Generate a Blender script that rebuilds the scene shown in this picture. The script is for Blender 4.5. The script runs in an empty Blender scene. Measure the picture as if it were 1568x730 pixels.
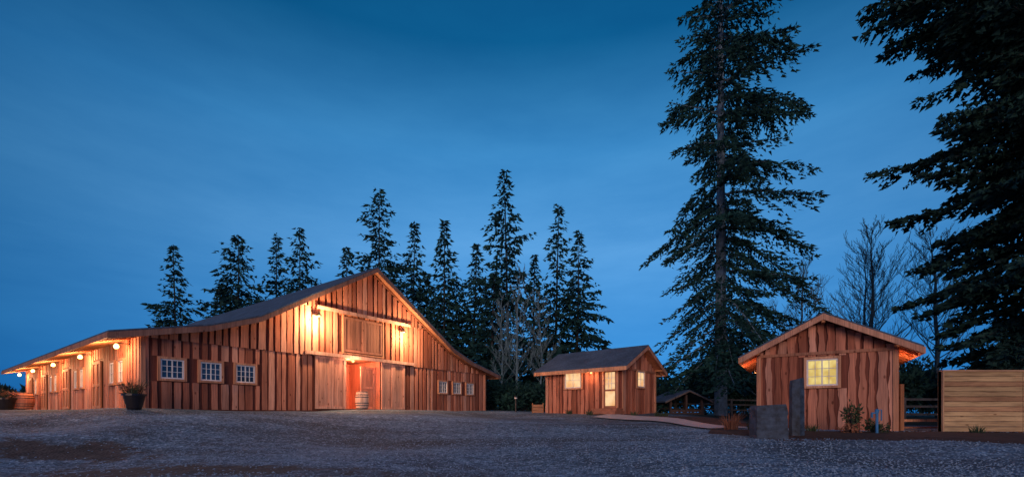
import bpy, math, random
import numpy as np
from mathutils import Vector, Matrix
random.seed(7); rng=np.random.default_rng(7)
D=bpy.data; scene=bpy.context.scene
EYE=1.2
# ------------------------------------------------------------ terrain heights (relative to eye level)
CP=np.array([(0,0,-1.25),(-12,3,-1.25),(12,3,-1.2),(-9,8,-1.15),(0,8,-1.15),(8,8,-1.0),(-4,11,-.95),(3,12,-.85),(8,12,-.75),
(-14,12,-.55),(-20,14,-.3),(-12,15.5,-.05),(-25,20,.12),(-14.5,17.4,.2),(-11,19,.1),(-6,21,.0),(-8.3,26,.22),(-5,25,.17),(-2.15,34.8,.2),(0,31,.1),(-35,32,.22),(-24,25,.2),(-18,22,.22),(-20,40,.22),
(0,22,-.25),(4,19,-.42),(5,24,-.05),(2,27,.0),(8.5,27,.0),(6,27,.0),(8,22,-.2),(9,16.5,-.55),(12.5,14.4,-.57),(11,13,-.6),(16,13.5,-.58),(22,13,-.6),(14,9,-.8),(22,8,-.8),
(13,22,-.35),(20,28,-.2),(0,60,.3),(-40,60,.3),(40,60,.1),(-60,20,.1),(60,20,-.3),(0,200,.5),(-200,100,.5),(200,100,.3),(0,-100,-1.3),(-150,-80,-1.2),(150,-80,-1.2)],float)
def gzv(x,y):
    x=np.asarray(x,float); y=np.asarray(y,float)
    num=np.zeros_like(x); den=np.zeros_like(x)
    for cx,cy,cz in CP:
        d=((x-cx)**2+(y-cy)**2+0.6)**-1.6
        num+=d*cz; den+=d
    return EYE+num/den + 0.015*np.sin(x*1.3+.5*y)*np.sin(y*.9)
def gz(x,y): return float(gzv(np.array([x]),np.array([y]))[0])

# ------------------------------------------------------------ materials
def newmat(name):
    m=D.materials.new(name); m.use_nodes=True
    nt=m.node_tree; b=nt.nodes['Principled BSDF']
    return m,nt,b
def N(nt,t,**k):
    n=nt.nodes.new(t)
    for a,v in k.items(): setattr(n,a,v)
    return n
def ramp(nt,stops):
    r=N(nt,'ShaderNodeValToRGB'); e=r.color_ramp.elements
    while len(e)<len(stops): e.new(.5)
    for i,(p,c) in enumerate(stops):
        e[i].position=p; e[i].color=(c[0],c[1],c[2],1)
    return r
def coords(nt,scale=(1,1,1)):
    tc=N(nt,'ShaderNodeTexCoord'); mp=N(nt,'ShaderNodeMapping'); mp.inputs['Scale'].default_value=scale
    nt.links.new(tc.outputs['Object'],mp.inputs['Vector']); return mp.outputs['Vector']
def noise(nt,vec,scale,detail=5,rough=.6):
    n=N(nt,'ShaderNodeTexNoise'); n.inputs['Scale'].default_value=scale; n.inputs['Detail'].default_value=detail; n.inputs['Roughness'].default_value=rough
    nt.links.new(vec,n.inputs['Vector']); return n
def mix(nt,a,b,fac,mode='MULTIPLY'):
    m=N(nt,'ShaderNodeMix',data_type='RGBA',blend_type=mode)
    for s,v in ((m.inputs[6],a),(m.inputs[7],b),(m.inputs[0],fac)):
        if hasattr(v,'links') : nt.links.new(v,s)
        else: s.default_value=v
    return m.outputs[2]
def bump(nt,b,h,st=.4,dist=.02):
    bp=N(nt,'ShaderNodeBump'); bp.inputs['Strength'].default_value=st; bp.inputs['Distance'].default_value=dist
    nt.links.new(h,bp.inputs['Height']); nt.links.new(bp.outputs[0],b.inputs['Normal'])
def wood_mat(name,scale=(22,22,.5),s2=(2.5,2.5,.35),rough=.75):
    m,nt,b=newmat(name)
    at=N(nt,'ShaderNodeVertexColor',layer_name='Col')
    v=coords(nt,scale); n=noise(nt,v,1.6,6,.65)
    r=ramp(nt,[(.3,(.55,.5,.48)),(.5,(.95,.95,.95)),(.72,(1.25,1.2,1.15))]); nt.links.new(n.outputs[0],r.inputs[0])
    c=mix(nt,at.outputs[0],r.outputs[0],1.0)
    v2=coords(nt,s2); n2=noise(nt,v2,1.2,4,.6)
    r2=ramp(nt,[(.32,(.6,.54,.54)),(.6,(1.12,1.1,1.08))]); nt.links.new(n2.outputs[0],r2.inputs[0])
    c=mix(nt,c,r2.outputs[0],.8)
    vk=coords(nt,(3.2,3.2,1.6)) if scale[2]<2 else coords(nt,(1.6,3,5)); vo=N(nt,'ShaderNodeTexVoronoi'); vo.inputs['Scale'].default_value=1.0; nt.links.new(vk,vo.inputs['Vector'])
    rk=ramp(nt,[(.06,(.35,.25,.22)),(.13,(1,1,1))]); nt.links.new(vo.outputs['Distance'],rk.inputs[0]); c=mix(nt,c,rk.outputs[0],.9)
    nt.links.new(c,b.inputs['Base Color']); b.inputs['Roughness'].default_value=rough; b.inputs['Specular IOR Level'].default_value=.25
    bump(nt,b,n.outputs[0],.5,.012); return m
M_wood=wood_mat('weathered_plank_wood')
M_hwood=wood_mat('horizontal_plank_wood',(1.0,6,22),(.5,2,3))
def flat(name,col,rough=.6,ns=6,var=.3,metal=0,bmp=.2):
    m,nt,b=newmat(name); v=coords(nt); n=noise(nt,v,ns,5)
    r=ramp(nt,[(.3,tuple(c*(1-var) for c in col)),(.7,tuple(c*(1+var) for c in col))]); nt.links.new(n.outputs[0],r.inputs[0])
    nt.links.new(r.outputs[0],b.inputs['Base Color']); b.inputs['Roughness'].default_value=rough; b.inputs['Metallic'].default_value=metal
    bump(nt,b,n.outputs[0],bmp,.01); return m
M_white=flat('white_sash_paint',(.75,.78,.8),.5,8,.12)
M_black=flat('black_metal',(.02,.02,.022),.45)
M_steel=flat('steel_hoop',(.12,.12,.12),.45,9,.3,.7)
M_stone=flat('basalt_stone',(.035,.062,.10),.7,5,.7,0,1.0)
M_conc=flat('concrete_path',(.6,.54,.52),.85,3,.15)
M_soil=flat('mulch_soil',(.06,.032,.025),.95,9,.6,0,1.0)
M_bark=flat('fir_bark',(.12,.20,.28),.9,4,.4,0,.8)
M_barkd=flat('dark_bark',(.03,.035,.04),.9,4,.4,0,.8)
M_twig=flat('bare_twig_bark',(.06,.11,.14),.9,4,.3)
M_birch=flat('pale_birch_bark',(.13,.22,.26),.9,4,.3)
M_terr=flat('terracotta_wood',(.35,.15,.09),.7,5,.3)
M_blue=flat('blue_painted_metal',(.03,.2,.45),.45,6,.15)
M_pot=flat('black_glazed_pot',(.015,.015,.02),.3,6,.3)
M_rock=flat('gravel_stone',(.2,.3,.4),.85,14,.75)
m,nt,b=newmat('asphalt_shingles'); v=coords(nt); n=noise(nt,v,9,4,.7)
r=ramp(nt,[(.3,(.035,.065,.11)),(.7,(.11,.18,.27))]); nt.links.new(n.outputs[0],r.inputs[0])
n2=noise(nt,v,1.2,3); r2=ramp(nt,[(.35,(.7,.7,.72)),(.65,(1.15,1.12,1.12))]); nt.links.new(n2.outputs[0],r2.inputs[0])
c=mix(nt,r.outputs[0],r2.outputs[0],1.0)
w=N(nt,'ShaderNodeTexWave',bands_direction='Z'); w.inputs['Scale'].default_value=3.2; w.inputs['Distortion'].default_value=.4; nt.links.new(v,w.inputs['Vector'])
r3=ramp(nt,[(.0,(.6,.6,.6)),(.25,(1,1,1))]); nt.links.new(w.outputs['Fac'],r3.inputs[0]); c=mix(nt,c,r3.outputs[0],.8)
nt.links.new(c,b.inputs['Base Color']); b.inputs['Roughness'].default_value=.9; bump(nt,b,n.outputs[0],.5,.02); M_shingle=m
m,nt,b=newmat('dark_window_glass'); v=coords(nt); n=noise(nt,v,1.5,2)
r=ramp(nt,[(.3,(.012,.03,.07)),(.7,(.04,.09,.17))]); nt.links.new(n.outputs[0],r.inputs[0]); nt.links.new(r.outputs[0],b.inputs['Base Color'])
b.inputs['Roughness'].default_value=.08; b.inputs['Specular IOR Level'].default_value=.8; M_glass=m
def glow(name,c1,c2,st,scale=2.5):
    m,nt,b=newmat(name); v=coords(nt,(1,1,.7)); n=noise(nt,v,scale,2)
    r=ramp(nt,[(.35,c1),(.65,c2)]); nt.links.new(n.outputs[0],r.inputs[0])
    b.inputs['Base Color'].default_value=(.1,.08,.05,1); nt.links.new(r.outputs[0],b.inputs['Emission Color']); b.inputs['Emission Strength'].default_value=st
    b.inputs['Roughness'].default_value=.3; return m
M_lit=glow('lit_window_pane',(.55,.36,.06),(.95,.78,.28),.95)
M_litw=glow('lit_curtain_pane',(.85,.42,.16),(1,.68,.36),.95)
M_bulb=glow('lamp_bulb',(1,.6,.15),(1,.66,.2),6)
M_bulb2=glow('small_lamp_bulb',(1,.4,.1),(1,.5,.18),3)
# gravel ground
m,nt,b=newmat('gravel_ground'); v=coords(nt)
vo=N(nt,'ShaderNodeTexVoronoi'); vo.inputs['Scale'].default_value=17; nt.links.new(v,vo.inputs['Vector'])
sep=N(nt,'ShaderNodeSeparateColor'); nt.links.new(vo.outputs['Color'],sep.inputs[0])
r=ramp(nt,[(.0,(.05,.105,.155)),(.5,(.12,.215,.30)),(.85,(.2,.32,.43)),(1,(.38,.55,.68))]); nt.links.new(sep.outputs[0],r.inputs[0])
n1=noise(nt,v,.35,6,.6); r1=ramp(nt,[(.35,(.62,.56,.54)),(.62,(1.25,1.25,1.25))]); nt.links.new(n1.outputs[0],r1.inputs[0])
c=mix(nt,r.outputs[0],r1.outputs[0],1.0)
n3=noise(nt,v,4,5,.7); r3=ramp(nt,[(.3,(.5,.48,.48)),(.7,(1.45,1.45,1.45))]); nt.links.new(n3.outputs[0],r3.inputs[0]); c=mix(nt,c,r3.outputs[0],.9)
vs=coords(nt,(.12,1.1,1)); n5=noise(nt,vs,1.0,4,.6); r5=ramp(nt,[(.38,(.62,.57,.54)),(.58,(1.15,1.15,1.15))]); nt.links.new(n5.outputs[0],r5.inputs[0]); c=mix(nt,c,r5.outputs[0],.9)
at=N(nt,'ShaderNodeVertexColor',layer_name='Col'); s2=N(nt,'ShaderNodeSeparateColor'); nt.links.new(at.outputs[0],s2.inputs[0])
n4=noise(nt,v,1.3,6,.7)
mm=N(nt,'ShaderNodeMath',operation='MULTIPLY_ADD'); nt.links.new(n4.outputs[0],mm.inputs[0]); mm.inputs[1].default_value=2.4; mm.inputs[2].default_value=-1.2
ad=N(nt,'ShaderNodeMath',operation='ADD'); nt.links.new(mm.outputs[0],ad.inputs[0]); nt.links.new(s2.outputs[0],ad.inputs[1])
rr=ramp(nt,[(.45,(0,0,0)),(.7,(1,1,1))]); nt.links.new(ad.outputs[0],rr.inputs[0])
dirt=ramp(nt,[(.3,(.03,.028,.028)),(.7,(.12,.10,.09))]); nt.links.new(n3.outputs[0],dirt.inputs[0])
c=mix(nt,c,dirt.outputs[0],rr.outputs[0],'MIX')
rg=N(nt,'ShaderNodeMath',operation='MULTIPLY'); nt.links.new(s2.outputs[1],rg.inputs[0]); rg.inputs[1].default_value=1.0
gr=ramp(nt,[(.3,(.012,.022,.014)),(.7,(.03,.05,.03))]); nt.links.new(n3.outputs[0],gr.inputs[0])
c=mix(nt,c,gr.outputs[0],rg.outputs[0],'MIX')
nt.links.new(c,b.inputs['Base Color']); b.inputs['Roughness'].default_value=.9; bump(nt,b,vo.outputs['Distance'],1.0,.03); M_ground=m
def leafmat(name,c1,c2,c3):
    m,nt,b=newmat(name); v=coords(nt); n=noise(nt,v,.55,4,.7)
    g=N(nt,'ShaderNodeNewGeometry'); ri=g.outputs['Random Per Island']
    a=N(nt,'ShaderNodeMath',operation='MULTIPLY_ADD'); nt.links.new(ri,a.inputs[0]); a.inputs[1].default_value=.3; 
    s=N(nt,'ShaderNodeMath',operation='SUBTRACT'); nt.links.new(n.outputs[0],s.inputs[0]); s.inputs[1].default_value=.15
    nt.links.new(s.outputs[0],a.inputs[2])
    r=ramp(nt,[(.3,c1),(.5,c2),(.7,c3)]); nt.links.new(a.outputs[0],r.inputs[0])
    nt.links.new(r.outputs[0],b.inputs['Base Color']); b.inputs['Roughness'].default_value=.8; b.inputs['Specular IOR Level'].default_value=.2
    return m
M_fir=leafmat('fir_needles',(.005,.032,.036),(.011,.055,.056),(.022,.09,.08))
M_fir2=leafmat('cedar_foliage',(.004,.022,.026),(.010,.045,.044),(.022,.075,.065))
M_bush=leafmat('shrub_leaves',(.02,.035,.02),(.04,.07,.04),(.07,.10,.05))
M_dry=leafmat('dry_grass_blades',(.2,.08,.05),(.32,.14,.08),(.4,.2,.12))

# ------------------------------------------------------------ mesh builder
class MB:
    def __init__(s,org=(0,0),d=(1,0),n=(0,-1),z=EYE):
        s.o=org; s.d=d; s.n=n; s.z=z; s.v=[]; s.f=[]; s.mi=[]; s.c=[]; s.mats=[]
    def P(s,t,o,z): return (s.o[0]+t*s.d[0]+o*s.n[0], s.o[1]+t*s.d[1]+o*s.n[1], s.z+z)
    def frame(s,org,d,n): s.o=org; s.d=d; s.n=n
    def add(s,vl,fl,mat,col=(1,1,1)):
        if mat not in s.mats: s.mats.append(mat)
        k=s.mats.index(mat); b=len(s.v)
        for q in vl: s.v.append(s.P(*q)); s.c.append((col[0],col[1],col[2],1))
        for q in fl: s.f.append([b+i for i in q]); s.mi.append(k)
    def hexa(s,p,mat,col=(1,1,1)):
        s.add(p,[(0,1,2,3),(4,7,6,5),(0,4,5,1),(1,5,6,2),(2,6,7,3),(3,7,4,0)],mat,col)
    def box(s,t0,t1,o0,o1,z0,z1,mat,col=(1,1,1)):
        s.hexa([(t0,o0,z0),(t1,o0,z0),(t1,o1,z0),(t0,o1,z0),(t0,o0,z1),(t1,o0,z1),(t1,o1,z1),(t0,o1,z1)],mat,col)
    def slab(s,p0,p1,o0,o1,th,mat,col=(1,1,1)):
        s.hexa([(p0[0],o0,p0[1]),(p1[0],o0,p1[1]),(p1[0],o1,p1[1]),(p0[0],o1,p0[1]),
                (p0[0],o0,p0[1]+th),(p1[0],o0,p1[1]+th),(p1[0],o1,p1[1]+th),(p0[0],o1,p0[1]+th)],mat,col)
    def lathe(s,cx,co,prof,mat,seg=20,col=(1,1,1)):
        vl=[];fl=[]
        for r,z in prof:
            for i in range(seg):
                a=2*math.pi*i/seg; vl.append((cx+r*math.cos(a),co+r*math.sin(a),z))
        for j in range(len(prof)-1):
            for i in range(seg):
                fl.append((j*seg+i,j*seg+(i+1)%seg,(j+1)*seg+(i+1)%seg,(j+1)*seg+i))
        fl.append(tuple(range(seg))[::-1]); fl.append(tuple((len(prof)-1)*seg+i for i in range(seg)))
        s.add(vl,fl,mat,col)
    def obj(s,name,parent=None,smooth=False,recalc=True):
        me=D.meshes.new(name); me.from_pydata(s.v,[],s.f)
        for q in s.mats: me.materials.append(q)
        me.polygons.foreach_set('material_index',s.mi)
        a=me.color_attributes.new('Col','FLOAT_COLOR','POINT'); a.data.foreach_set('color',np.array(s.c,float).ravel())
        if recalc:
            import bmesh
            bm=bmesh.new(); bm.from_mesh(me); bmesh.ops.recalc_face_normals(bm,faces=bm.faces); bm.to_mesh(me); bm.free()
        if smooth: me.polygons.foreach_set('use_smooth',[True]*len(me.polygons))
        ob=D.objects.new(name,me); scene.collection.objects.link(ob)
        if parent: ob.parent=parent
        return ob
def empty(name):
    e=D.objects.new(name,None); scene.collection.objects.link(e); return e
def lamp(name,loc,W,col=(1,.55,.22),size=.08,parent=None,typ='POINT'):
    l=D.lights.new(name,typ); l.energy=W; l.color=col; l.shadow_soft_size=size
    o=D.objects.new(name,l); o.location=loc; scene.collection.objects.link(o)
    if parent: o.parent=parent
    return o
def tone(k=1.0):
    r=random.random(); base=(.60,.265,.175) if r<.55 else ((.42,.16,.10) if r<.8 else (.74,.40,.29))
    g=random.uniform(.72,1.15)*k
    return tuple(c*g for c in base)

def boards(B,t0,t1,zlo,zhi,o,rects,w=.25,gap=.11,amp=.006,th=.04,k=1.0):
    t=t0+gap*.3
    while t<t1-.05:
        ww=min(w*random.uniform(.65,1.35),t1-t)
        a0,a1=t,t+ww; lo=zlo; hi=min(zhi(a0),zhi(a1))if callable(zhi) else zhi
        segs=[(lo,hi)]
        for (x0,x1,y0,y1) in rects:
            if a1>x0 and a0<x1:
                ns=[]
                for (p,q) in segs:
                    if y0>p: ns.append((p,min(q,y0)))
                    if y1<q: ns.append((max(p,y1),q))
                segs=[g for g in ns if g[1]-g[0]>.03]
        col=tone(k); ph=random.random()*9; ph2=random.random()*9
        for (p,q) in segs:
            if q-p<.03: continue
            n=max(2,int((q-p)/.12)+1); vl=[];fl=[]
            for i in range(n+1):
                z=p+(q-p)*i/n
                ed=amp*(math.sin(z*3.1+ph)+.7*math.sin(z*7.3+ph2)+random.uniform(-.4,.4))
                er=amp*(math.sin(z*2.7+ph2)+.7*math.sin(z*6.1+ph)+random.uniform(-.4,.4))
                l=a0+ed; r=a1+er
                vl+=[(l,o,z),(l,o+th,z),(r,o+th,z),(r,o,z)]
            for i in range(n):
                a=i*4
                fl+=[(a,a+1,a+5,a+4),(a+1,a+2,a+6,a+5),(a+2,a+3,a+7,a+6)]
            fl+=[(0,1,2,3),(n*4,n*4+3,n*4+2,n*4+1)]
            B.add(vl,fl,M_wood,col)
        t+=ww+gap*random.uniform(.5,1.5)
def window(B,t0,t1,z0,z1,cols,rows,glass,o=.1,trim=.09,tcol=(.6,.32,.2)):
    tr=trim
    B.box(t0-tr,t0,.0,o,z0-tr,z1+tr,M_wood,tcol); B.box(t1,t1+tr,0,o,z0-tr,z1+tr,M_wood,tcol)
    B.box(t0,t1,0,o,z1,z1+tr,M_wood,tcol); B.box(t0-.0,t1+.0,0,o+.02,z0-tr,z0,M_wood,tcol)
    s=.055
    B.box(t0,t0+s,.0,o-.03,z0,z1,M_white); B.box(t1-s,t1,0,o-.03,z0,z1,M_white)
    B.box(t0+s,t1-s,0,o-.03,z0,z0+s,M_white); B.box(t0+s,t1-s,0,o-.03,z1-s,z1,M_white)
    B.add([(t0+s,.015,z0+s),(t1-s,.015,z0+s),(t1-s,.015,z1-s),(t0+s,.015,z1-s)],[(0,1,2,3)],glass)
    a=(t1-t0-2*s)/cols
    for i in range(1,cols):
        w=.02 if not(cols==4 and i==2) else .04
        B.box(t0+s+a*i-w/2-.0,t0+s+a*i+w/2,.018,o-.045,z0+s,z1-s,M_white)
    h=(z1-z0-2*s)/rows
    for j in range(1,rows): B.box(t0+s,t1-s,.018,o-.048,z0+s+h*j-.01,z0+s+h*j+.01,M_white)
def colwall(B,ts,zlo,zhi,o,mat,col):
    for a,b_ in zip(ts[:-1],ts[1:]):
        B.add([(a,o,zlo),(b_,o,zlo),(b_,o,zhi(b_)),(a,o,zhi(a))],[(0,1,2,3)],mat,col)
DK=(.19,.065,.045)

# ============================================================ BARN
barn=empty('timber_barn')
A=(-14.56,17.4); F=(.581,.814); NN=(.814,-.581); S=(-.814,.581)
W=21.4; LEN=25.0; BASE=.2
kp=[(0,3.12),(2.2,3.62),(4.25,4.36),(10.7,8.3),(17.15,4.36),(19.2,3.62),(21.4,3.12)]
def roofz(t):
    if t<=0: return kp[0][1]+t*.23
    if t>=W: return kp[-1][1]-(t-W)*.23
    for (a,za),(b_,zb) in zip(kp[:-1],kp[1:]):
        if a<=t<=b_: return za+(zb-za)*(t-a)/(b_-a)
B=MB(A,F,NN)
colwall(B,[0,2.2,4.25,9.0],BASE-.5,roofz,0,M_wood,DK)
B.add([(9,0,3.1),(11.4,0,3.1),(11.4,0,roofz(11.4)),(10.7,0,8.3),(9,0,roofz(9))],[(0,1,2,3,4)],M_wood,DK)
colwall(B,[11.4,17.15,19.2,21.4],BASE-.5,roofz,0,M_wood,DK)
colwall(B,[0,2.2,4.25,10.7,17.15,19.2,21.4],BASE-.5,roofz,-LEN,M_wood,DK)
wins=[(.62,1.43),(2.02,2.83),(3.42,4.24),(16.3,17.1),(17.72,18.52),(19.15,19.95)]
rects=[(a-.1,b_+.1,1.28,2.3) for a,b_ in wins]
doorrect=(7.15,13.25,-1,3.12)
boards(B,0,W,BASE-.05,3.0,.0,rects+[doorrect],k=1.0)
loft=(8.8,11.55,3.38,5.4)
boards(B,0,W,3.0,lambda t:min(5.55,roofz(t)-.03),.05,[loft,(8.9,11.5,3.0,3.14)],k=1.05)
boards(B,4,17.4,5.55,lambda t:roofz(t)-.03,.1,[],k=1.05)
B.frame(A,S,(-F[0],-F[1]))
zt=3.1
colwall(B,[0,LEN],BASE-.5,lambda t:zt,0,M_wood,DK)
sw=[(1.9,2.6),(3.2,3.9),(8.4,9.1),(9.7,10.4),(14.5,15.2),(15.8,16.5),(20.5,21.2)]
sd=[(5.2,6.6),(11.4,12.8),(17.4,18.8),(22.2,23.4)]
boards(B,0,LEN,BASE-.05,zt,.0,[(a-.1,b_+.1,1.18,2.3) for a,b_ in sw]+[(a-.1,b_+.1,-1,2.5) for a,b_ in sd])
B.frame((A[0]+W*F[0],A[1]+W*F[1]),S,F)
colwall(B,[0,LEN],BASE-.5,lambda t:zt,0,M_wood,DK)
boards(B,0,LEN,BASE-.05,zt,.0,[])
B.obj('walls',barn,recalc=False)
B=MB(A,F,NN)
pts=[(-1.1,roofz(-1.1))]+kp+[(W+1.1,roofz(W+1.1))]
for i,(p,q) in enumerate(zip(pts[:-1],pts[1:])):
    B.slab(p,q,.65,-LEN-.6,.08,M_wood,(.5,.25,.15))
    B.slab((p[0],p[1]+.083),(q[0],q[1]+.083),.70,-LEN-.65,.06,M_shingle)
B.obj('roof',barn)
B=MB(A,F,NN)
for p,q in zip(pts[:-1],pts[1:]):
    B.slab((p[0],p[1]-.16),(q[0],q[1]-.16),.652,.69,.24,M_wood,(.30,.17,.13))
    B.slab((p[0],p[1]-.12),(q[0],q[1]-.12),.145,.21,.12,M_wood,(.3,.13,.08))
B.box(-1.14,-1.102,-LEN-.6,.69,roofz(-1.1)-.14,roofz(-1.1)+.06,M_wood,(.42,.22,.15))
B.box(W+1.102,W+1.14,-LEN-.6,.69,roofz(W+1.1)-.14,roofz(W+1.1)+.06,M_wood,(.42,.22,.15))
o=.2
while o>-LEN-.4:
    B.slab((-1.09,roofz(-1.1)-.13),(-.02,roofz(0)-.13),o,o-.06,.128,M_wood,(.5,.24,.12))
    o-=.61
B.box(-.02,.14,.042,.088,BASE-.3,3.0,M_wood,(.55,.28,.18)); B.box(W-.14,W+.02,.042,.088,BASE-.3,3.0,M_wood,(.55,.28,.18))
B.box(7.2,13.5,.05,.32,5.5,5.58,M_wood,(.5,.25,.15)); B.box(7.2,13.5,.29,.33,5.44,5.62,M_wood,(.6,.36,.28))
B.box(6.6,13.9,.05,.24,3.14,3.2,M_wood,(.5,.25,.15)); B.box(6.6,13.9,.21,.25,3.04,3.22,M_wood,(.7,.45,.36))
B.obj('trim_boards',barn)
B=MB(A,F,NN)
for a,b_ in wins: window(B,a,b_,1.4,2.2,4,3,M_glass)
B.frame(A,S,(-F[0],-F[1]))
for a,b_ in sw: window(B,a,b_,1.3,2.2,2,2,M_glass)
B.obj('windows',barn)
B=MB(A,F,NN)
def plankdoor(B,t0,t1,z0,z1,o,col,cross=True):
    n=max(3,int((t1-t0)/.2)); a=(t1-t0)/n
    B.box(t0,t1,o,o+.02,z0,z1,M_wood,tuple(c*.5 for c in col))
    for i in range(n):
        g=random.uniform(.85,1.1); B.box(t0+a*i+.006,t0+a*(i+1)-.006,o+.022,o+.04,z0,z1,M_wood,tuple(c*g for c in col))
    f=.13; c2=tuple(c*1.15 for c in col)
    B.box(t0,t0+f,o+.042,o+.085,z0,z1,M_wood,c2); B.box(t1-f,t1,o+.042,o+.085,z0,z1,M_wood,c2)
    for zz in ((z0,z0+f),(z1-f,z1)) + (((z0+z1)/2-f/2,(z0+z1)/2+f/2),)*int(cross):
        B.box(t0+f,t1-f,o+.042,o+.083,zz[0],zz[1],M_wood,c2)
dc=(.72,.40,.29)
for a,b_ in ((7.2,8.1),(8.1+.01,9.0),(11.4,12.3),(12.31,13.2)): plankdoor(B,a,b_,BASE+.03,3.03,.08,dc,False)
plankdoor(B,8.88,10.2,3.42,5.36,.05,(.34,.17,.12),False); plankdoor(B,10.21,11.5,3.42,5.36,.05,(.34,.17,.12),False)
for t in (8.8,11.5): B.box(t,t+.08,.03,.16,3.36,5.42,M_wood,(.6,.32,.2))
B.box(8.8,11.58,.03,.17,3.28,3.36,M_wood,(.6,.32,.2))
B.frame(A,S,(-F[0],-F[1]))
for a,b_ in sd:
    plankdoor(B,a,(a+b_)/2,BASE+.02,2.4,.03,(.5,.25,.15)); plankdoor(B,(a+b_)/2+.01,b_,BASE+.02,2.4,.03,(.5,.25,.15))
B.obj('doors',barn)
B=MB(A,F,NN)
R=(.72,.30,.19)
B.add([(9,-.01,BASE),(9,-3,BASE),(9,-3,3.1),(9,-.01,3.1)],[(0,1,2,3)],M_wood,R)
B.add([(11.4,-.01,BASE),(11.4,-3,BASE),(11.4,-3,3.1),(11.4,-.01,3.1)],[(0,1,2,3)],M_wood,R)
B.add([(9,-3,BASE),(11.4,-3,BASE),(11.4,-3,3.1),(9,-3,3.1)],[(0,1,2,3)],M_wood,R)
B.add([(9,-.01,3.1),(11.4,-.01,3.1),(11.4,-3,3.1),(9,-3,3.1)],[(0,1,2,3)],M_wood,(.5,.25,.15))
B.add([(9,.4,BASE+.03),(11.4,.4,BASE+.03),(11.4,-3,BASE+.03),(9,-3,BASE+.03)],[(0,1,2,3)],M_conc)
boards(B,9.05,11.35,BASE+.03,3.08,-2.97,[],.2,.02,.0,.02)
plankdoor(B,10.35,11.38,BASE+.05,2.75,-.5,(.8,.42,.28),True)
B.obj('entry_interior',barn,recalc=False)
B=MB(A,F,NN)
def shade(B,t,o,z,r=.16):
    B.lathe(t,o,[(r,z-.0),(r*.95,z+.03),(r*.45,z+.13),(.05,z+.17),(.03,z+.25)],M_black,16)
    B.lathe(t,o,[(.02,z-.05),(.06,z-.03),(.07,z+.01),(.04,z+.05)],M_bulb,12)
    B.box(t-.015,t+.015,0.03,o,z+.22,z+.25,M_black)
for t in (7.25,12.9): shade(B,t,.38,5.05)
B.lathe(9.35,.28,[(.03,2.83),(.07,2.86),(.08,2.92),(.03,2.98)],M_bulb2,12); B.box(9.33,9.37,.06,.28,2.98,3.0,M_black)
B.frame(A,S,(-F[0],-F[1]))
SL=[1.2,7.0,13.0,19.0,24.0]
for s_ in SL: 
    B.lathe(s_,.45,[(.03,2.57),(.07,2.59),(.095,2.66),(.07,2.73),(.03,2.77)],M_bulb,12); B.box(s_-.015,s_+.015,.03,.45,2.79,2.82,M_black); B.box(s_-.015,s_+.015,.44,.47,2.77,2.79,M_black)
B.obj('light_fixtures',barn,smooth=False)
Bf=MB(A,F,NN)
for t in (7.25,12.9):
    lamp('barn_flood_lamp',Bf.P(t,.85,4.75),520,(1,.56,.27),.1,barn)
lamp('entry_lamp',Bf.P(9.5,.6,2.7),85,(1,.45,.26),.06,barn)
lamp('vestibule_lamp',Bf.P(9.7,-.7,2.75),150,(1,.46,.26),.15,barn)
Bf.frame(A,S,(-F[0],-F[1]))
for s_ in SL: lamp('eave_lamp',Bf.P(s_,.7,2.5),180,(1,.46,.2),.1,barn)

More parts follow.
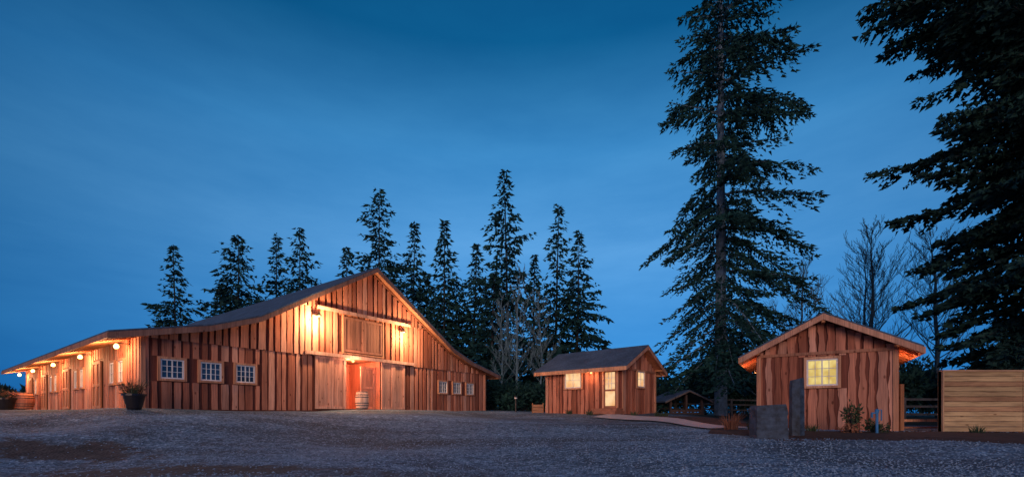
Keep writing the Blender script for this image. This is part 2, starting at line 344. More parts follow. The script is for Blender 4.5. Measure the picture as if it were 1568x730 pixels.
# ============================================================ gable buildings
def gable(name,org,d,n,W_,L_,base,roofapex,rooftip,ohs,ohf,ftier,gwin,lwin,ldoor,amp,litg,litl,wd=.2,gp=.08,k=1.0):
    e=empty(name)
    sl=(roofapex-rooftip)/(W_/2+ohs)
    TH=.17
    rz=lambda t: roofapex-TH-sl*abs(t-W_/2)
    B=MB(org,d,n)
    colwall(B,[0,W_/2,W_],base-.35,rz,0,M_wood,DK); colwall(B,[0,W_/2,W_],base-.35,rz,-L_,M_wood,DK)
    rc=[(g[0]-.1,g[1]+.1,g[2]-.1,g[3]+.1) for g in gwin]
    boards(B,0,W_,base-.05,min(ftier,9),.0,rc,wd,gp,amp,.03,k=k) 
    boards(B,0,W_,ftier,lambda t:rz(t)-.02,.035,rc,wd,gp,amp,.03,k=k)
    B.frame(org,(-n[0],-n[1]),(-d[0],-d[1])); ez=rz(0)
    colwall(B,[0,L_],base-.35,lambda t:ez,0,M_wood,DK)
    rc=[(g[0]-.1,g[1]+.1,g[2]-.1,g[3]+.1) for g in lwin+ldoor]
    boards(B,0,L_,base-.05,ez,.0,rc,wd,gp,amp,k=k)
    B.frame((org[0]+W_*d[0],org[1]+W_*d[1]),(-n[0],-n[1]),d)
    colwall(B,[0,L_],base-.35,lambda t:ez,0,M_wood,DK); boards(B,0,L_,base-.05,ez,.0,[],wd,gp,amp,k=k)
    B.obj('walls',e,recalc=False)
    B=MB(org,d,n)
    P=[(-ohs,rz(-ohs)),(W_/2,rz(W_/2)),(W_+ohs,rz(W_+ohs))]
    for p,q in zip(P[:-1],P[1:]):
        B.slab(p,q,ohf,-L_-ohf,.09,M_wood,(.7,.34,.19)); B.slab((p[0],p[1]+.093),(q[0],q[1]+.093),ohf+.04,-L_-ohf-.04,.05,M_shingle)
        B.slab((p[0],p[1]-.11),(q[0],q[1]-.11),ohf+.002,ohf+.038,.2,M_wood,(.56,.32,.22))
    B.obj('roof',e)
    B=MB(org,d,n)
    B.box(-ohs-.035,-ohs-.002,-L_-ohf,ohf+.036,P[0][1]-.11,P[0][1]+.09,M_wood,(.72,.38,.22)); B.box(W_+ohs+.002,W_+ohs+.035,-L_-ohf,ohf+.036,P[2][1]-.11,P[2][1]+.09,M_wood,(.72,.38,.22))
    o=ohf-.25
    while o>-L_:
        for (p,q) in ((P[0],(-.01,rz(0))),((W_+.01,rz(W_)),P[2])): B.slab((p[0],p[1]-.1),(q[0],q[1]-.1),o,o-.05,.098,M_wood,(.6,.3,.17))
        o-=.6
    B.box(0,W_,.036,.072,ftier-.08,ftier+.02,M_wood,(.4,.2,.13))
    B.box(-.02,.12,.036,.07,base-.3,ftier-.082,M_wood,(.6,.32,.2)); B.box(W_-.12,W_+.02,.036,.07,base-.3,ftier-.082,M_wood,(.6,.32,.2))
    for t in (.0,W_-.1): B.box(t,t+.1,.075,ohf,rz(t+.05)-.14,rz(t+.05)-.03,M_wood,(.5,.24,.12))
    B.box(W_/2-.05,W_/2+.05,.075,ohf,rz(W_/2)-.2,rz(W_/2)-.06,M_wood,(.5,.24,.12))
    B.obj('trim_boards',e)
    B=MB(org,d,n)
    for g in gwin: window(B,g[0],g[1],g[2],g[3],g[4],g[5],litg,.1,.08,(.7,.4,.25))
    B.frame(org,(-n[0],-n[1]),(-d[0],-d[1]))
    for g in lwin: window(B,g[0],g[1],g[2],g[3],g[4],g[5],litl,.1,.08,(.7,.4,.25))
    B.obj('windows',e)
    if ldoor:
        B=MB(org,(-n[0],-n[1]),(-d[0],-d[1]))
        for g in ldoor:
            a,b_,z0,z1=g[:4]; c=(.8,.46,.28)
            B.box(a-.08,a,0,.1,z0,z1+.09,M_wood,c); B.box(b_,b_+.08,0,.1,z0,z1+.09,M_wood,c); B.box(a,b_,0,.1,z1,z1+.09,M_wood,c)
            B.box(a,b_,.0,.06,z0,z1,M_terr)
            gl=(a+.1,b_-.1,z0+1.0,z1-.12)
            B.box(gl[0],gl[1],.062,.07,gl[2],gl[3],M_litw)
            B.box(a+.1,b_-.1,.062,.075,z0+.12,z0+.9,M_litw)
            for i in (1,2): 
                x=gl[0]+(gl[1]-gl[0])*i/3; B.box(x-.012,x+.012,.071,.085,gl[2],gl[3],M_white)
                z=gl[2]+(gl[3]-gl[2])*i/3; B.box(gl[0],gl[1],.071,.083,z-.012,z+.012,M_white)
            B.box(a-.35,b_+.35,.02,.75,z0-.16,z0-.02,M_terr); B.box(a-.45,b_+.45,.02,1.1,z0-.32,z0-.161,M_terr)
            B.lathe(b_-.08,.09,[(.01,z0+.98),(.03,z0+1.0),(.03,z0+1.04),(.01,z0+1.06)],M_steel,8)
        B.obj('entry_door',e)
    return e
cot=gable('wooden_cabin',(5.75,23.3),(.66,.75),(.75,-.66),4.18,4.96,.0,3.80,2.48,.5,.5,2.4,
   [(1.72,2.62,1.45,2.32,2,2)],[(2.45,3.55,1.42,2.32,2,2)],[(.25,1.02,.27,2.3)],.012,M_litw,M_litw)
Cf=MB((5.75,23.3),(-.75,.66),(-.66,-.75))
lamp('cabin_porch_lamp',Cf.P(1.75,.45,2.05),26,(1,.45,.22),.1,cot)
B=MB((5.75,23.3),(-.75,.66),(-.66,-.75)); B.lathe(1.75,.16,[(.03,2.16),(.06,2.18),(.06,2.28),(.02,2.32)],M_bulb2,10); B.box(1.73,1.77,.03,.16,2.3,2.33,M_black); B.obj('porch_light_fixture',cot)
shed=gable('wooden_shed',(9.15,16.55),(.842,-.54),(-.54,-.842),3.98,4.5,-.55,3.45,2.12,.55,.5,2.12,
   [(1.52,2.42,.95,1.88,4,3)],[],[],.02,M_lit,M_lit,.2,.07,k=.88)
for (org,dd,nn) in (((9.15+3.98*.842,16.55-3.98*.54),(.54,.842),(.842,-.54)),((9.15,16.55),(.54,.842),(-.842,.54))):
    Cf=MB(org,dd,nn); lamp('shed_side_lamp',Cf.P(.9,.26,1.5),30,(1,.36,.16),.05,shed)
    B=MB(org,dd,nn); B.lathe(.9,.12,[(.05,1.58),(.055,1.6),(.055,1.7),(.02,1.74)],M_black,10); B.lathe(.9,.12,[(.02,1.57),(.035,1.575),(.03,1.579)],M_bulb2,10); B.box(.88,.92,.03,.08,1.64,1.68,M_black); B.obj('side_light_fixture',shed)

# ============================================================ ground
xs=np.unique(np.concatenate([-np.geomspace(40,700,14),np.arange(-40,30.01,.4),np.geomspace(31,700,14)]))
ys=np.unique(np.concatenate([-np.geomspace(4,500,10),np.arange(-2,45.01,.4),np.geomspace(46,900,16)]))
X,Y=np.meshgrid(xs,ys); Z=gzv(X,Y)
ny,nx=X.shape
me=D.meshes.new('ground'); idx=np.arange(nx*ny).reshape(ny,nx)
fc=np.stack([idx[:-1,:-1],idx[:-1,1:],idx[1:,1:],idx[1:,:-1]],-1).reshape(-1,4)
me.from_pydata(np.stack([X,Y,Z],-1).reshape(-1,3).tolist(),[],fc.tolist())
def dirtmask(X,Y):
    def ell(cx,cy,rx,ry): return np.clip(1.3-np.sqrt(((X-cx)/rx)**2+((Y-cy)/ry)**2),0,1)
    return np.clip(ell(-5.5,7.7,4.6,.9)+ell(-10.2,10.2,2.6,.9)+ell(-8,8.7,2.4,.7)*.7+ell(-15,12.6,2.5,.7)*.5,0,1)*.9
dm=dirtmask(X,Y)
gm=np.clip((Y-38)/4,0,1); gm=np.maximum(gm,np.clip((Y-24-(X<9)*14)/3,0,1)*(X>3)); gm=np.maximum(gm,np.clip((X-9.5)/1,0,1)*np.clip((Y-17.5)/1,0,1)); gm=np.maximum(gm,np.clip((-X-38)/4,0,1))
col=np.stack([dm,gm,0*dm,0*dm+1],-1)
a=me.color_attributes.new('Col','FLOAT_COLOR','POINT'); a.data.foreach_set('color',col.ravel())
me.materials.append(M_ground); me.polygons.foreach_set('use_smooth',[True]*len(me.polygons))
g=D.objects.new('ground',me); scene.collection.objects.link(g)

def drape_strip(name,pl,w,mat,dz=.035,rag=.0):
    vl=[]; pts=[]
    for (p,q) in zip(pl[:-1],pl[1:]):
        m_=max(2,int(math.dist(p,q)/.3))
        for i in range(m_): pts.append((p[0]+(q[0]-p[0])*i/m_,p[1]+(q[1]-p[1])*i/m_))
    pts.append(pl[-1])
    K=6
    for i,p in enumerate(pts):
        a_=pts[max(0,i-1)]; b_=pts[min(len(pts)-1,i+1)]; dx,dy=b_[0]-a_[0],b_[1]-a_[1]; l=math.hypot(dx,dy)or 1
        ww=w if not callable(w) else w(i/len(pts))
        ww*=1+random.uniform(-rag,rag)
        for k in range(K+1):
            s_=(k/K-.5)*ww; x=p[0]-dy/l*s_; y=p[1]+dx/l*s_
            vl.append((x,y,gz(x,y)+dz-(0.05 if k in(0,K) and rag>0 else 0)))
    B=MB(); B.v=vl; B.c=[(1,1,1,1)]*len(vl); B.mats=[mat]
    for i in range(len(pts)-1):
        for k in range(K):
            a_=i*(K+1)+k; B.f.append((a_,a_+1,a_+K+2,a_+K+1)); B.mi.append(0)
    return B.obj(name)
drape_strip('concrete_path',[(4.5,22.2),(5.6,21.2),(6.7,19.6),(7.3,18.0),(7.5,16.6),(7.7,15.7)],1.7,M_conc,.06)
drape_strip('planting_bed',[(6.7,15.0),(8.5,14.0),(10.5,12.6),(13,11.6),(16,11.1),(20,10.8),(25,10.6)],lambda s:1.5+2.2*min(1,s*3),M_soil,.04,.12)
drape_strip('planting_bed',[(7.2,22.8),(8.6,20.5),(9.2,18.8),(9.4,17.2)],1.9,M_soil,.05,.15)
def stones(name,n,xr,yr,s0,s1,mat,keep=None):
    x=rng.uniform(*xr,n); y=yr[0]+(yr[1]-yr[0])*rng.random(n)**1.3
    x=x*(y/yr[1]*1.0+.15)
    if keep is not None: k=keep(x,y); x=x[k]; y=y[k]; n=len(x)
    z=gzv(x,y); s=rng.uniform(s0,s1,n)
    base=np.array([(1,0,0),(0,1,0),(-1,0,0),(0,-1,0),(0,0,.7),(0,0,-.7)],float)
    F_=np.array([(0,1,4),(1,2,4),(2,3,4),(3,0,4),(1,0,5),(2,1,5),(3,2,5),(0,3,5)])
    an=rng.random(n)*6.28; ca,sa=np.cos(an),np.sin(an)
    V=base[None]*rng.uniform(.6,1.3,(n,6,1))*s[:,None,None]
    VX=V[...,0]*ca[:,None]-V[...,1]*sa[:,None]+x[:,None]; VY=V[...,0]*sa[:,None]+V[...,1]*ca[:,None]+y[:,None]; VZ=V[...,2]+z[:,None]
    vs=np.stack([VX,VY,VZ],-1).reshape(-1,3); fs=(F_[None]+6*np.arange(n)[:,None,None]).reshape(-1,3)
    me=D.meshes.new(name); me.from_pydata(vs.tolist(),[],fs.tolist()); me.materials.append(mat)
    o_=D.objects.new(name,me); scene.collection.objects.link(o_); return o_
stones('loose_gravel',26000,(-17,17),(6.5,17),.01,.032,M_rock,lambda x,y: rng.random(len(x))>dirtmask(x,y)*1.0)
def bedmask(x,y): return (np.abs(y-(13.0-(x-10)*.14))<1.4)
stones('bark_mulch',7000,(6.8,26),(10,15.5),.02,.05,M_soil,lambda x,y: bedmask(x,y)&(x>7.3))

# ============================================================ vegetation
def tube(vl,fl,p,q,r0,r1,k=5):
    p=np.array(p,float);q=np.array(q,float); d=q-p; d/=np.linalg.norm(d)+1e-9
    a=np.cross(d,(0,0,1) if abs(d[2])<.9 else (1,0,0)); a/=np.linalg.norm(a); b_=np.cross(d,a); s=len(vl)
    for c,r_ in((p,r0),(q,r1)):
        for i in range(k):
            t=2*math.pi*i/k; vl.append(tuple(c+r_*(math.cos(t)*a+math.sin(t)*b_)))
    for i in range(k): fl.append((s+i,s+(i+1)%k,s+k+(i+1)%k,s+k+i))
def mkmesh(name,vl,fl,mats,mi,smooth=False):
    me=D.meshes.new(name); me.from_pydata(vl,[],fl)
    for m_ in mats: me.materials.append(m_)
    me.polygons.foreach_set('material_index',mi)
    o_=D.objects.new(name,me); scene.collection.objects.link(o_); return o_
def leaves(P,Dr,size,vl,fl,wid=.4,seed=0):
    r_=np.random.default_rng(seed); P=np.array(P);Dr=np.array(Dr)
    n=len(P); d=Dr+r_.normal(0,.35,(n,3)); d/=np.linalg.norm(d,axis=1)[:,None]+1e-9
    pr=np.cross(d,r_.normal(0,1,(n,3))); pr/=np.linalg.norm(pr,axis=1)[:,None]+1e-9
    L=size*r_.uniform(.6,1.4,n)[:,None]
    a=P-pr*L*wid*.5; b_=P+pr*L*wid*.5; c=P+d*L
    V=np.stack([a,b_,c],1).reshape(-1,3); s=len(vl)
    vl.extend(map(tuple,V.tolist())); fl.extend([(s+3*i,s+3*i+1,s+3*i+2) for i in range(n)])
def conifer(name,x,y,H,Rf,f0,nb,leaf,seed,asym=0,dens=1.0,droop=.25,tr=.25,wid=.4,inner=.12,lean=0,mat=None,bark=None,twf=.34,rise=(-.25,.7),step=None,stub=0,lr=(.5,1.12),hang=.28):
    R=random.Random(seed); z0=gz(x,y)-.2
    vl=[];fl=[]
    K=10
    for i in range(K):
        f1,f2=i/K,(i+1)/K
        tube(vl,fl,(x+lean*f1,y,z0+H*f1),(x+lean*f2,y,z0+H*f2),tr*(1-f1)**.8+.02,tr*(1-f2)**.8+.015,8)
    P=[];Dr=[]
    step=step or leaf*.8
    for i in range(nb+stub):
        if i<nb: f=f0+(1-f0)*(i+R.random())/nb
        else: f=R.uniform(.08,f0)
        f=min(f,.995)
        g_=(f-f0)/(1-f0)
        L=Rf(f)*R.uniform(*lr); az=i*2.399+R.uniform(-.5,.5)
        if i>=nb: L=R.uniform(.3,.9)*Rf(f0)*.4; 
        L*=1+asym*math.cos(az)
        if L<.15: L=.15
        sl=rise[0]+(rise[1]-rise[0])*max(0,g_)+R.uniform(-.15,.15)
        ca,sa=math.cos(az),math.sin(az); bx=x+lean*f; bz=z0+H*f
        dr=droop*R.uniform(.6,1.4); bd=dens*R.uniform(.6,1.4)
        def pt(s): return (bx+ca*L*s, y+sa*L*s, bz+L*(sl*s-dr*s*s+.12*s**4))
        ns=max(2,int(L/1.2))
        for k in range(ns): tube(vl,fl,pt(k/ns),pt((k+1)/ns),max(.012,.014*L*(1-k/ns)),max(.008,.014*L*(1-(k+1)/ns)),3)
        n=max(2,int(L/step))
        if i>=nb and R.random()<.6: continue
        for k in range(n):
            s=(k+R.random())/n
            if s<inner and L>1.5: continue
            p=pt(s)
            tw=twf*L*(1-s)**.6*min(1,.35+s*2)*R.uniform(.4,1.3)+leaf*.5
            for sd_ in(-1,1):
                fw=R.uniform(.4,1.3)
                dx=ca*fw-sa*sd_; dy=sa*fw+ca*sd_; l=math.hypot(dx,dy); dx/=l;dy/=l
                m_=max(1,int(tw/leaf*1.9*bd)); hg=hang*R.uniform(.3,1.6)
                for j in range(m_):
                    q=(j+R.random())/m_*tw
                    P.append((p[0]+dx*q+R.gauss(0,.05),p[1]+dy*q+R.gauss(0,.05),p[2]-hg*q+R.gauss(0,.06))); Dr.append((dx*.8+ca*.3,dy*.8+sa*.3,-.45))
            P.append(p);Dr.append((ca,sa,-.1))
    nt_=len(fl)
    leaves(P,Dr,leaf,vl,fl,wid,seed)
    return mkmesh(name,vl,fl,[bark or M_bark,mat or M_fir],[0]*nt_+[1]*(len(fl)-nt_))
def interp(tab):
    xs_=[a for a,_ in tab]; ys_=[b for _,b in tab]
    return lambda f: float(np.interp(f,xs_,ys_))
conifer('douglas_fir_tree',14.1,30,34,interp([(0,4),(.12,6.0),(.25,6.8),(.33,5.0),(.42,6.5),(.52,4.6),(.6,5.8),(.7,3.8),(.78,4.2),(.9,2.6),(1,.3)]),.12,200,.27,11,asym=.26,dens=1.75,droop=.42,tr=.42,wid=.52,inner=.1,twf=.3,rise=(-.4,.45),stub=26,lr=(.25,1.2),hang=.7)
conifer('cedar_tree',25.0,20.5,31,interp([(0,3.2),(.1,4.2),(.22,5.4),(.3,5.6),(.36,6.8),(.43,7.1),(.49,5.2),(.56,4.8),(.61,5.8),(.67,7.3),(.8,6),(1,.5)]),.06,300,.24,23,asym=-.02,dens=1.9,droop=.22,tr=.5,wid=.8,inner=.15,mat=M_fir2,bark=M_barkd,twf=.3,rise=(-.3,.4),lr=(.45,1.08),hang=.35)
RT=random.Random(77)
def firs(tab):
    for i,(px,yt,hw,dep) in enumerate(tab):
        x=(px-784)/680*dep; H=(632-yt)/680*dep+1.2; R_=hw/680*dep*1.3
        ex=RT.uniform(.7,1.05)
        conifer('fir_tree',x,dep,H,(lambda R_,ex:lambda f:R_*max(.03,(1.0-f))**ex*1.65*(1+.15*math.sin(f*23+R_*9)))(R_,ex),.06,int(55+H*3.6*RT.uniform(.8,1.2)),.52,100+i,dens=1.2,droop=RT.uniform(.25,.5),tr=.2,wid=.62,inner=.0,bark=M_barkd,twf=.38,rise=(RT.uniform(-.4,-.15),.55),lr=(.3,1.25),step=.5,lean=RT.uniform(-.8,.8),hang=RT.uniform(.3,.6))
firs([(272,388,42,62),(338,446,26,66),(365,376,42,60),(423,374,26,66),(460,362,38,62),(527,390,20,66),(580,303,44,58),(628,354,34,62),(680,352,40,56),(722,388,34,58),(780,275,44,54),(815,405,30,60),(848,328,34,58),(882,368,40,56),(700,440,34,62),(605,415,34,64),(655,430,30,64),(750,430,30,52)])

def bush(name,x,y,rx,ry,rz,n,leaf,seed,mat=None,stems=True,wid=.6):
    r_=np.random.default_rng(seed); z=gz(x,y); vl=[];fl=[]
    K=12
    cc=np.stack([r_.uniform(-.7,.7,K)*rx,r_.uniform(-.7,.7,K)*ry,r_.uniform(.25,.75,K)*rz],-1); cr=r_.uniform(.25,.5,K)
    for i in range(K): tube(vl,fl,(x+cc[i,0]*.2,y+cc[i,1]*.2,z),(x+cc[i,0],y+cc[i,1],z+cc[i,2]),.03,.01,4)
    nt_=len(fl)
    k=r_.integers(0,K,n); v_=r_.normal(0,1,(n,3)); v_/=np.linalg.norm(v_,axis=1)[:,None]; rad=r_.random(n)**.4
    P=cc[k]+v_*(rad*cr[k])[:,None]*np.array([rx,ry,rz*.8]); P[:,2]=np.abs(P[:,2])
    P+=np.array([x,y,z]); leaves(P,v_+np.array([0,0,.2]),leaf,vl,fl,wid,seed)
    return mkmesh(name,vl,fl,[M_barkd,mat or M_bush],[0]*nt_+[1]*(len(fl)-nt_))
def mass(name,items,leaf,mat=None,seed=5,per=1800):
    obs=[bush('tmp',*it,per,leaf,seed+i,mat) for i,it in enumerate(items)]
    for o_ in obs: o_.select_set(True)
    bpy.context.view_layer.objects.active=obs[0]; bpy.ops.object.join(); obs[0].name=name; obs[0].select_set(False)
mass('undergrowth',[(1.5,38,3,2,2.6),(-1.5,41,3,2,3.2),(4.5,40,3,2,2.3),(12,36,3,2,2.8),(16,38,4,2,3.6),(9,40,3,2,2.4),(17,33,2.5,1.5,4.2),(21,36,4,2,3.4),(27,36,4,2,4),(33,38,4,2,5),(24,30,3,2,2.5),(30,29,3,2,3.5),(36,30,4,2,5.5),(20.5,24,1.6,1.2,3.0),(25,22,2.5,1.5,3.8),(40,36,4,2,7),(33,24,4,2,5)],.3,M_fir2,per=2400)
R9=random.Random(3)
mass('distant_tree_line',[(R9.uniform(-1,1)*3+xx,85+R9.uniform(-6,6),6,3,R9.uniform(5,10)) for xx in range(-110,125,8)],.9,M_fir2,60,1300)

def bare(name,x,y,H,seed,r0=.16,spread=.32,nb=34,f0=.22,mat=None):
    R=random.Random(seed); vl=[];fl=[]; z=gz(x,y)-.1
    pts=[Vector((x,y,z))]; K=12
    for i in range(K): pts.append(pts[-1]+Vector((R.gauss(0,.06)*H/10,R.gauss(0,.06)*H/10,H/K)))
    for i in range(K): tube(vl,fl,pts[i],pts[i+1],r0*(1-i/K)**.8+.015,r0*(1-(i+1)/K)**.8+.012,6)
    def rec(p,d,L,r,lv):
        n=4; q=p
        for i in range(n):
            d=(d+Vector((R.gauss(0,.07),R.gauss(0,.07),.07+R.gauss(0,.04)))).normalized()
            q2=q+d*L/n; tube(vl,fl,q,q2,max(.011,r*(1-.8*i/n)),max(.009,r*(1-.8*(i+1)/n)),3)
            if lv>0:
                for k in range(2 if lv<2 else 1):
                    side=Vector((R.gauss(0,1),R.gauss(0,1),.3)).normalized(); rec(q2,(d+side*.6).normalized(),L*R.uniform(.35,.55),max(.01,r*.5),lv-1)
            q=q2
    for i in range(nb):
        f=f0+(1-f0)*(i+R.random())/nb; f=min(f,.98); k=int(f*K); p=pts[k].lerp(pts[k+1],f*K-k)
        az=i*2.4+R.uniform(-.4,.4); L=H*spread*(1.05-f)**.6*R.uniform(.6,1.15); up=R.uniform(.7,1.3)
        rec(p,Vector((math.cos(az),math.sin(az),up)).normalized(),L,r0*.34*(1.1-f),2)
    return mkmesh(name,vl,fl,[mat or M_twig],[0]*len(fl))
bare('bare_alder_tree',24.3,30,12.8,3,.16,nb=44); bare('bare_alder_tree',29.3,30.5,13,8,.17,nb=44); bare('bare_alder_tree',27.2,34,12.5,12,.14,nb=40)
bare('bare_alder_tree',20.3,31,10.5,18,.11)
bare('bare_birch_tree',.4,40,13,21,.12,.2,mat=M_birch); bare('bare_birch_tree',-1.2,42,11,22,.1,.22,mat=M_birch); bare('bare_birch_tree',2.6,42,11.5,24,.1,.22,mat=M_birch)
def tuft(name,x,y,n,h,r,seed,mat,lean=.5):
    r_=random.Random(seed); vl=[];fl=[]; z=gz(x,y)
    for i in range(n):
        a=r_.random()*6.28; rr=r_.random()*r; bx,by=x+rr*math.cos(a),y+rr*math.sin(a); hh=h*r_.uniform(.5,1.1); l=lean*hh*r_.random(); w=.012
        bz=z
        p1=(bx+math.cos(a)*l*.4,by+math.sin(a)*l*.4,bz+hh*.6); p2=(bx+math.cos(a)*l,by+math.sin(a)*l,bz+hh*.95)
        s=len(vl); vl+=[(bx-w,by,bz),(bx+w,by,bz),(p1[0]+w*.7,p1[1],p1[2]),(p1[0]-w*.7,p1[1],p1[2]),p2]; fl+=[(s,s+1,s+2,s+3),(s+3,s+2,s+4)]
    return mkmesh(name,vl,fl,[mat],[0]*len(fl))
tuft('dry_grass_clump',7.6,15.4,90,.6,.2,1,M_dry,.9)
bush('shrub',10.35,13.5,.3,.3,.95,420,.08,31,M_bush); bush('shrub',10.75,13.2,.3,.25,.4,350,.08,32,M_bush)
bush('shrub',10.1,13.3,.25,.25,.3,250,.07,33,M_dry)
for i,(x,y) in enumerate([(6.1,22.3),(7.2,21.8),(4.0,22.9),(7.9,22.9),(3.2,24.9),(8.2,15.2),(13.2,12.6),(16.5,12.4),(9.6,14.2)]):
    tuft('grass_tuft',x,y,45,.3,.16,50+i,M_bush,.8)

# ============================================================ props
def barrel(name,x,y,h=.9,r=.34,mat=M_wood,col=(.5,.33,.24)):
    pr=[]
    for i in range(13):
        q=i/12; pr.append((r*(.80+.2*math.sin(math.pi*q)),h*q))
    e=empty(name); zz=max(gz(x,y),EYE+BASE+.03)+.01
    B=MB((x,y),(1,0),(0,1),zz)
    B.lathe(0,0,pr+[(r*.76,h),(r*.76,h-.04)],mat,24,col); B.obj('staves',e)
    B=MB((x,y),(1,0),(0,1),zz)
    for q in (.03,.2,.33,.67,.8,.97):
        rr=r*(.80+.2*math.sin(math.pi*q))+.006; B.lathe(0,0,[(rr-.02,h*q-.025),(rr,h*q-.024),(rr,h*q+.024),(rr-.02,h*q+.025)],M_steel,24)
    B.obj('hoops',e); return e
bp=MB(A,F,NN).P(10.0,.2,0); barrel('wine_barrel',bp[0],bp[1],1.0,.38,M_wood,(.9,.62,.48))
sp=MB(A,S,(-F[0],-F[1])).P(19.5,.9,0); barrel('wine_barrel',sp[0],sp[1],1.05,.62,M_wood,(.7,.34,.24))
def potted(name,x,y,s=1,seed=1):
    e=empty(name); z=gz(x,y)
    B=MB((x,y),(1,0),(0,1),z); B.lathe(0,0,[(.20*s,0),(.23*s,.05*s),(.31*s,.4*s),(.33*s,.5*s),(.37*s,.5*s),(.37*s,.57*s),(.33*s,.57*s),(.31*s,.5*s)],M_pot,24); B.obj('pot',e)
    o_=tuft('foliage',x,y,120,1.2*s,.16*s,seed,M_bush,.5); o_.parent=e
    o2=bush('leafy_stems',x,y,.36*s,.36*s,.5*s,220,.08,seed+1,M_dry); o2.location.z=.5*s; o2.parent=e
    return e
potted('potted_plant',-13.95,16.4,1.0,4); potted('potted_plant',-31,27.2,1.35,9)
def basalt(name,x,y,w,d,h,seed,seg=6,rot=.4,tilt=.05):
    R=random.Random(seed); B=MB((x,y),(1,0),(0,1),gz(x,y)-.05); K=9
    an=[2*math.pi*(i+R.uniform(-.1,.1))/seg+rot for i in range(seg)]
    vl=[];fl=[]
    for k in range(K+1):
        q=k/K; s=1.0-.05*q+R.uniform(-.02,.02)
        if k==K: s*=.93
        for i in range(seg):
            vl.append((w/2*s*math.cos(an[i])*R.uniform(.96,1.04),d/2*s*math.sin(an[i])*R.uniform(.96,1.04),h*q-(.05 if k==K-1 else 0)*.5+R.uniform(-.01,.01)+(tilt*math.cos(an[i]) if k==K else 0)))
    for k in range(K):
        for i in range(seg): fl.append((k*seg+i,k*seg+(i+1)%seg,(k+1)*seg+(i+1)%seg,(k+1)*seg+i))
    fl.append(tuple(K*seg+i for i in range(seg))); B.add(vl,fl,M_stone); return B.obj(name)
basalt('basalt_column',8.53,13.3,.42,.38,1.76,3)
basalt('stone_block_fountain',7.5,13.0,1.1,1.05,1.02,8,4,.62,.03)
e=empty('water_standpipe'); x,y=10.6,12.9; 
B=MB((x,y),(1,0),(0,1),gz(x,y)); B.lathe(0,0,[(.035,0),(.035,.62),(.05,.63),(.05,.7),(.02,.74)],M_blue,10); B.lathe(0,0,[(.12,0),(.12,.02),(.04,.03)],M_blue,10)
B.box(-.16,0,-.02,.02,.6,.64,M_blue); B.box(-.17,-.13,-.02,.02,.48,.6,M_blue); B.box(0,.14,-.012,.012,.7,.72,M_blue); B.box(.12,.14,-.012,.012,.4,.7,M_blue); B.obj('pipe_and_handle',e)
e=empty('cedar_plank_fence'); fx0,fy=13.1,13.5
B=MB((fx0,fy),(1,.0),(0,-1)); hgt=1.26; zb=-.56; n=12; ph=(hgt-zb)/n
seg=0
while seg<12:
    for i in range(n):
        gsh=random.uniform(.75,1.15); c=(.62*gsh,.46*gsh,.25*gsh) if random.random()>.25 else (.46*gsh,.29*gsh,.16*gsh)
        B.box(seg+.005,seg+2.39,0,.03,zb+ph*i+.008,zb+ph*(i+1)-.006,M_hwood,c)
    seg+=2.4
B.obj('planks',e)
B=MB((fx0,fy),(1,.0),(0,-1))
for i in range(6): B.box(i*2.4-.05,i*2.4+.05,-.11,-.002,zb-.1,hgt,M_wood,(.4,.24,.15))
B.box(-.06,12.05,-.06,.07,hgt+.002,hgt+.045,M_hwood,(.62,.42,.26)); B.box(-.05,-.005,-.1,.05,zb,hgt,M_wood,(.6,.4,.24))
B.obj('posts_and_cap',e)
e=empty('low_rail_gate'); B=MB((12.75,14.6),(1,0),(0,-1)); 
B.box(-.02,.1,-.05,.05,-.62,.95,M_wood,(.35,.18,.1)); B.box(.1,1.4,-.03,.03,-.28,-.2,M_wood,(.6,.33,.2)); B.box(.1,1.4,-.031,.029,-.5,-.44,M_wood,(.3,.15,.1)); B.obj('rails',e)
def railfence(name,p,q,n):
    e=empty(name); B=MB((0,0),(1,0),(0,1),0); 
    for i in range(n+1):
        x=p[0]+(q[0]-p[0])*i/n; y=p[1]+(q[1]-p[1])*i/n; z=gz(x,y); B.box(x-.07,x+.07,y-.07,y+.07,z-.1,z+1.15,M_wood,(.08,.09,.10))
        if i<n:
            x2=p[0]+(q[0]-p[0])*(i+1)/n; y2=p[1]+(q[1]-p[1])*(i+1)/n; z2=gz(x2,y2)
            for h in (.35,.7,1.02):
                B.hexa([(x,y-.05,z+h),(x2,y2-.05,z2+h),(x2,y2+.02,z2+h),(x,y+.02,z+h),(x,y-.05,z+h+.1),(x2,y2-.05,z2+h+.1),(x2,y2+.02,z2+h+.1),(x,y+.02,z+h+.1)],M_wood,(.08,.09,.10))
    B.obj('posts_and_rails',e)
railfence('split_rail_fence',(9.5,31),(16.5,29.5),4); railfence('split_rail_fence',(15.5,20),(24,20),4)
e=empty('log_shelter'); B=MB((9.9,28.3),(1,.15),(.15,-1)); c=(.08,.06,.06)
for i in range(2): B.box(.2,2.2,0,.14,-.1+i*.17,.05+i*.17,M_wood,(.1,.07,.06)); 
for t in (.1,1.15,2.2): B.box(t,t+.12,.0,.16,-.2,.85 if t!=1.15 else 1.2,M_wood,c)
for t in (.1,2.2): B.box(t,t+.12,-2.1,-1.95,-.2,.85,M_wood,c)
B.slab((-.4,.68),(1.22,1.4),.5,-2.4,.08,M_shingle); B.slab((1.22,1.4),(2.85,.68),.5,-2.4,.08,M_shingle)
B.slab((-.4,.62),(1.22,1.34),.5,.54,.08,M_wood,(.16,.14,.14)); B.slab((1.22,1.34),(2.85,.62),.5,.54,.08,M_wood,(.16,.14,.14))
B.obj('logs_and_roof',e)
e=empty('wooden_planter_box'); B=MB((1.25,27),(1,0),(0,-1),gz(1.25,27)); 
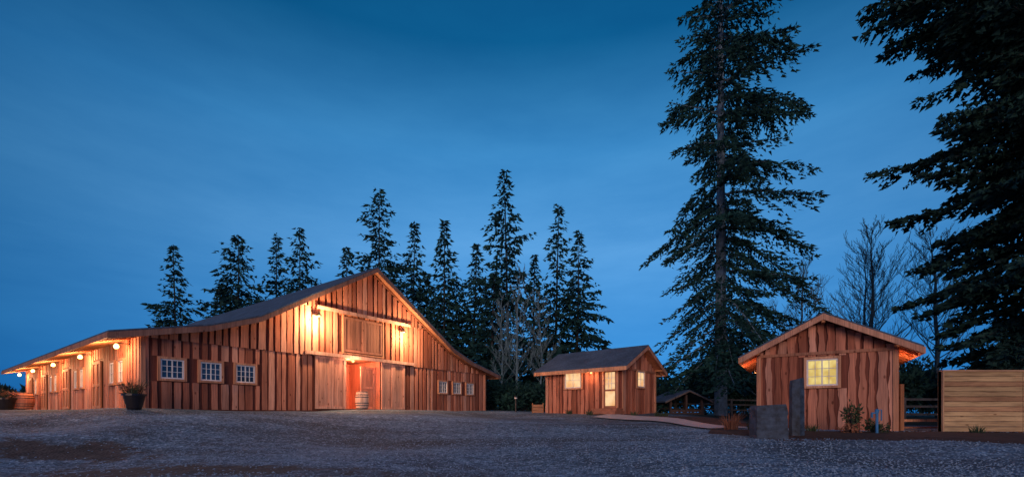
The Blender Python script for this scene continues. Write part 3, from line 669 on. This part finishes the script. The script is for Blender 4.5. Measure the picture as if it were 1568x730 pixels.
for i in range(3): B.box(0,.6,0,.4,.03+i*.17,.18+i*.17,M_hwood,(.45,.24,.13))
for t in (-.04,.6): B.box(t,t+.04,-.02,.42,0,.62,M_wood,(.4,.2,.1))
B.obj('planks',e)
e=empty('bollard_light'); B=MB((.25,29),(1,0),(0,1),gz(.25,29)); B.lathe(0,0,[(.05,0),(.05,.85),(.09,.87),(.09,1.0),(.02,1.08)],M_black,10); B.lathe(0,0,[(.055,.86),(.095,.88),(.095,.95),(.05,.97)],M_white,10); B.obj('post_and_head',e)
# ============================================================ world, sun, camera
w=D.worlds.new('World'); scene.world=w; w.use_nodes=True; nt=w.node_tree; bg=nt.nodes['Background']; out=nt.nodes['World Output']
tc=N(nt,'ShaderNodeTexCoord'); nrm=N(nt,'ShaderNodeVectorMath',operation='NORMALIZE'); nt.links.new(tc.outputs['Generated'],nrm.inputs[0])
sx=N(nt,'ShaderNodeSeparateXYZ'); nt.links.new(nrm.outputs[0],sx.inputs[0])
rp=ramp(nt,[(.0,(.010,.235,.72)),(.12,(.035,.265,.70)),(.34,(.078,.315,.70)),(.5,(.038,.235,.56)),(.64,(.003,.105,.29)),(1,(.003,.05,.16))])
nt.links.new(sx.outputs[2],rp.inputs[0])
dp=N(nt,'ShaderNodeVectorMath',operation='DOT_PRODUCT'); nt.links.new(nrm.outputs[0],dp.inputs[0]); dp.inputs[1].default_value=Vector((.1,.95,.26)).normalized()
r2=ramp(nt,[(.55,(.34,.5,.54)),(.97,(1.1,1.05,1.03))]); nt.links.new(dp.outputs['Value'],r2.inputs[0])
c=mix(nt,rp.outputs[0],r2.outputs[0],1.0)
mp=N(nt,'ShaderNodeMapping'); mp.inputs['Scale'].default_value=(1.2,1.2,5); nt.links.new(nrm.outputs[0],mp.inputs[0])
nz=noise(nt,mp.outputs[0],1.6,6,.6); r3=ramp(nt,[(.3,(.72,.86,.9)),(.7,(1.32,1.13,1.06))]); nt.links.new(nz.outputs[0],r3.inputs[0]); c=mix(nt,c,r3.outputs[0],1.0)
nt.links.new(c,bg.inputs[0]); bg.inputs[1].default_value=1.0
sk=N(nt,'ShaderNodeTexSky',sky_type='NISHITA'); sk.sun_disc=False; sk.sun_elevation=math.radians(14); sk.sun_rotation=math.radians(200)
bg2=N(nt,'ShaderNodeBackground'); bg2.inputs[1].default_value=.001; nt.links.new(sk.outputs[0],bg2.inputs[0])
ash=N(nt,'ShaderNodeAddShader'); nt.links.new(bg.outputs[0],ash.inputs[0]); nt.links.new(bg2.outputs[0],ash.inputs[1]); nt.links.new(ash.outputs[0],out.inputs[0])
s=D.lights.new('dusk_afterglow_sun','SUN'); s.energy=1.45; s.angle=math.radians(30); s.color=(1,.62,.46)
so=D.objects.new('dusk_afterglow_sun',s); scene.collection.objects.link(so)
so.rotation_euler=Vector((.15,.9,-.16)).to_track_quat('-Z','Y').to_euler()
cam=D.cameras.new('camera'); cam.sensor_width=36; cam.lens=680/1568*36; cam.shift_y=(632-365)/1568; cam.clip_end=3000
co=D.objects.new('camera',cam); scene.collection.objects.link(co); co.location=(0,0,EYE); co.rotation_euler=(math.radians(90),0,0); scene.camera=co
scene.view_settings.view_transform='Standard'; scene.view_settings.look='None'; scene.view_settings.exposure=0
print('polys',sum(len(o.data.polygons) for o in D.objects if o.type=='MESH'))
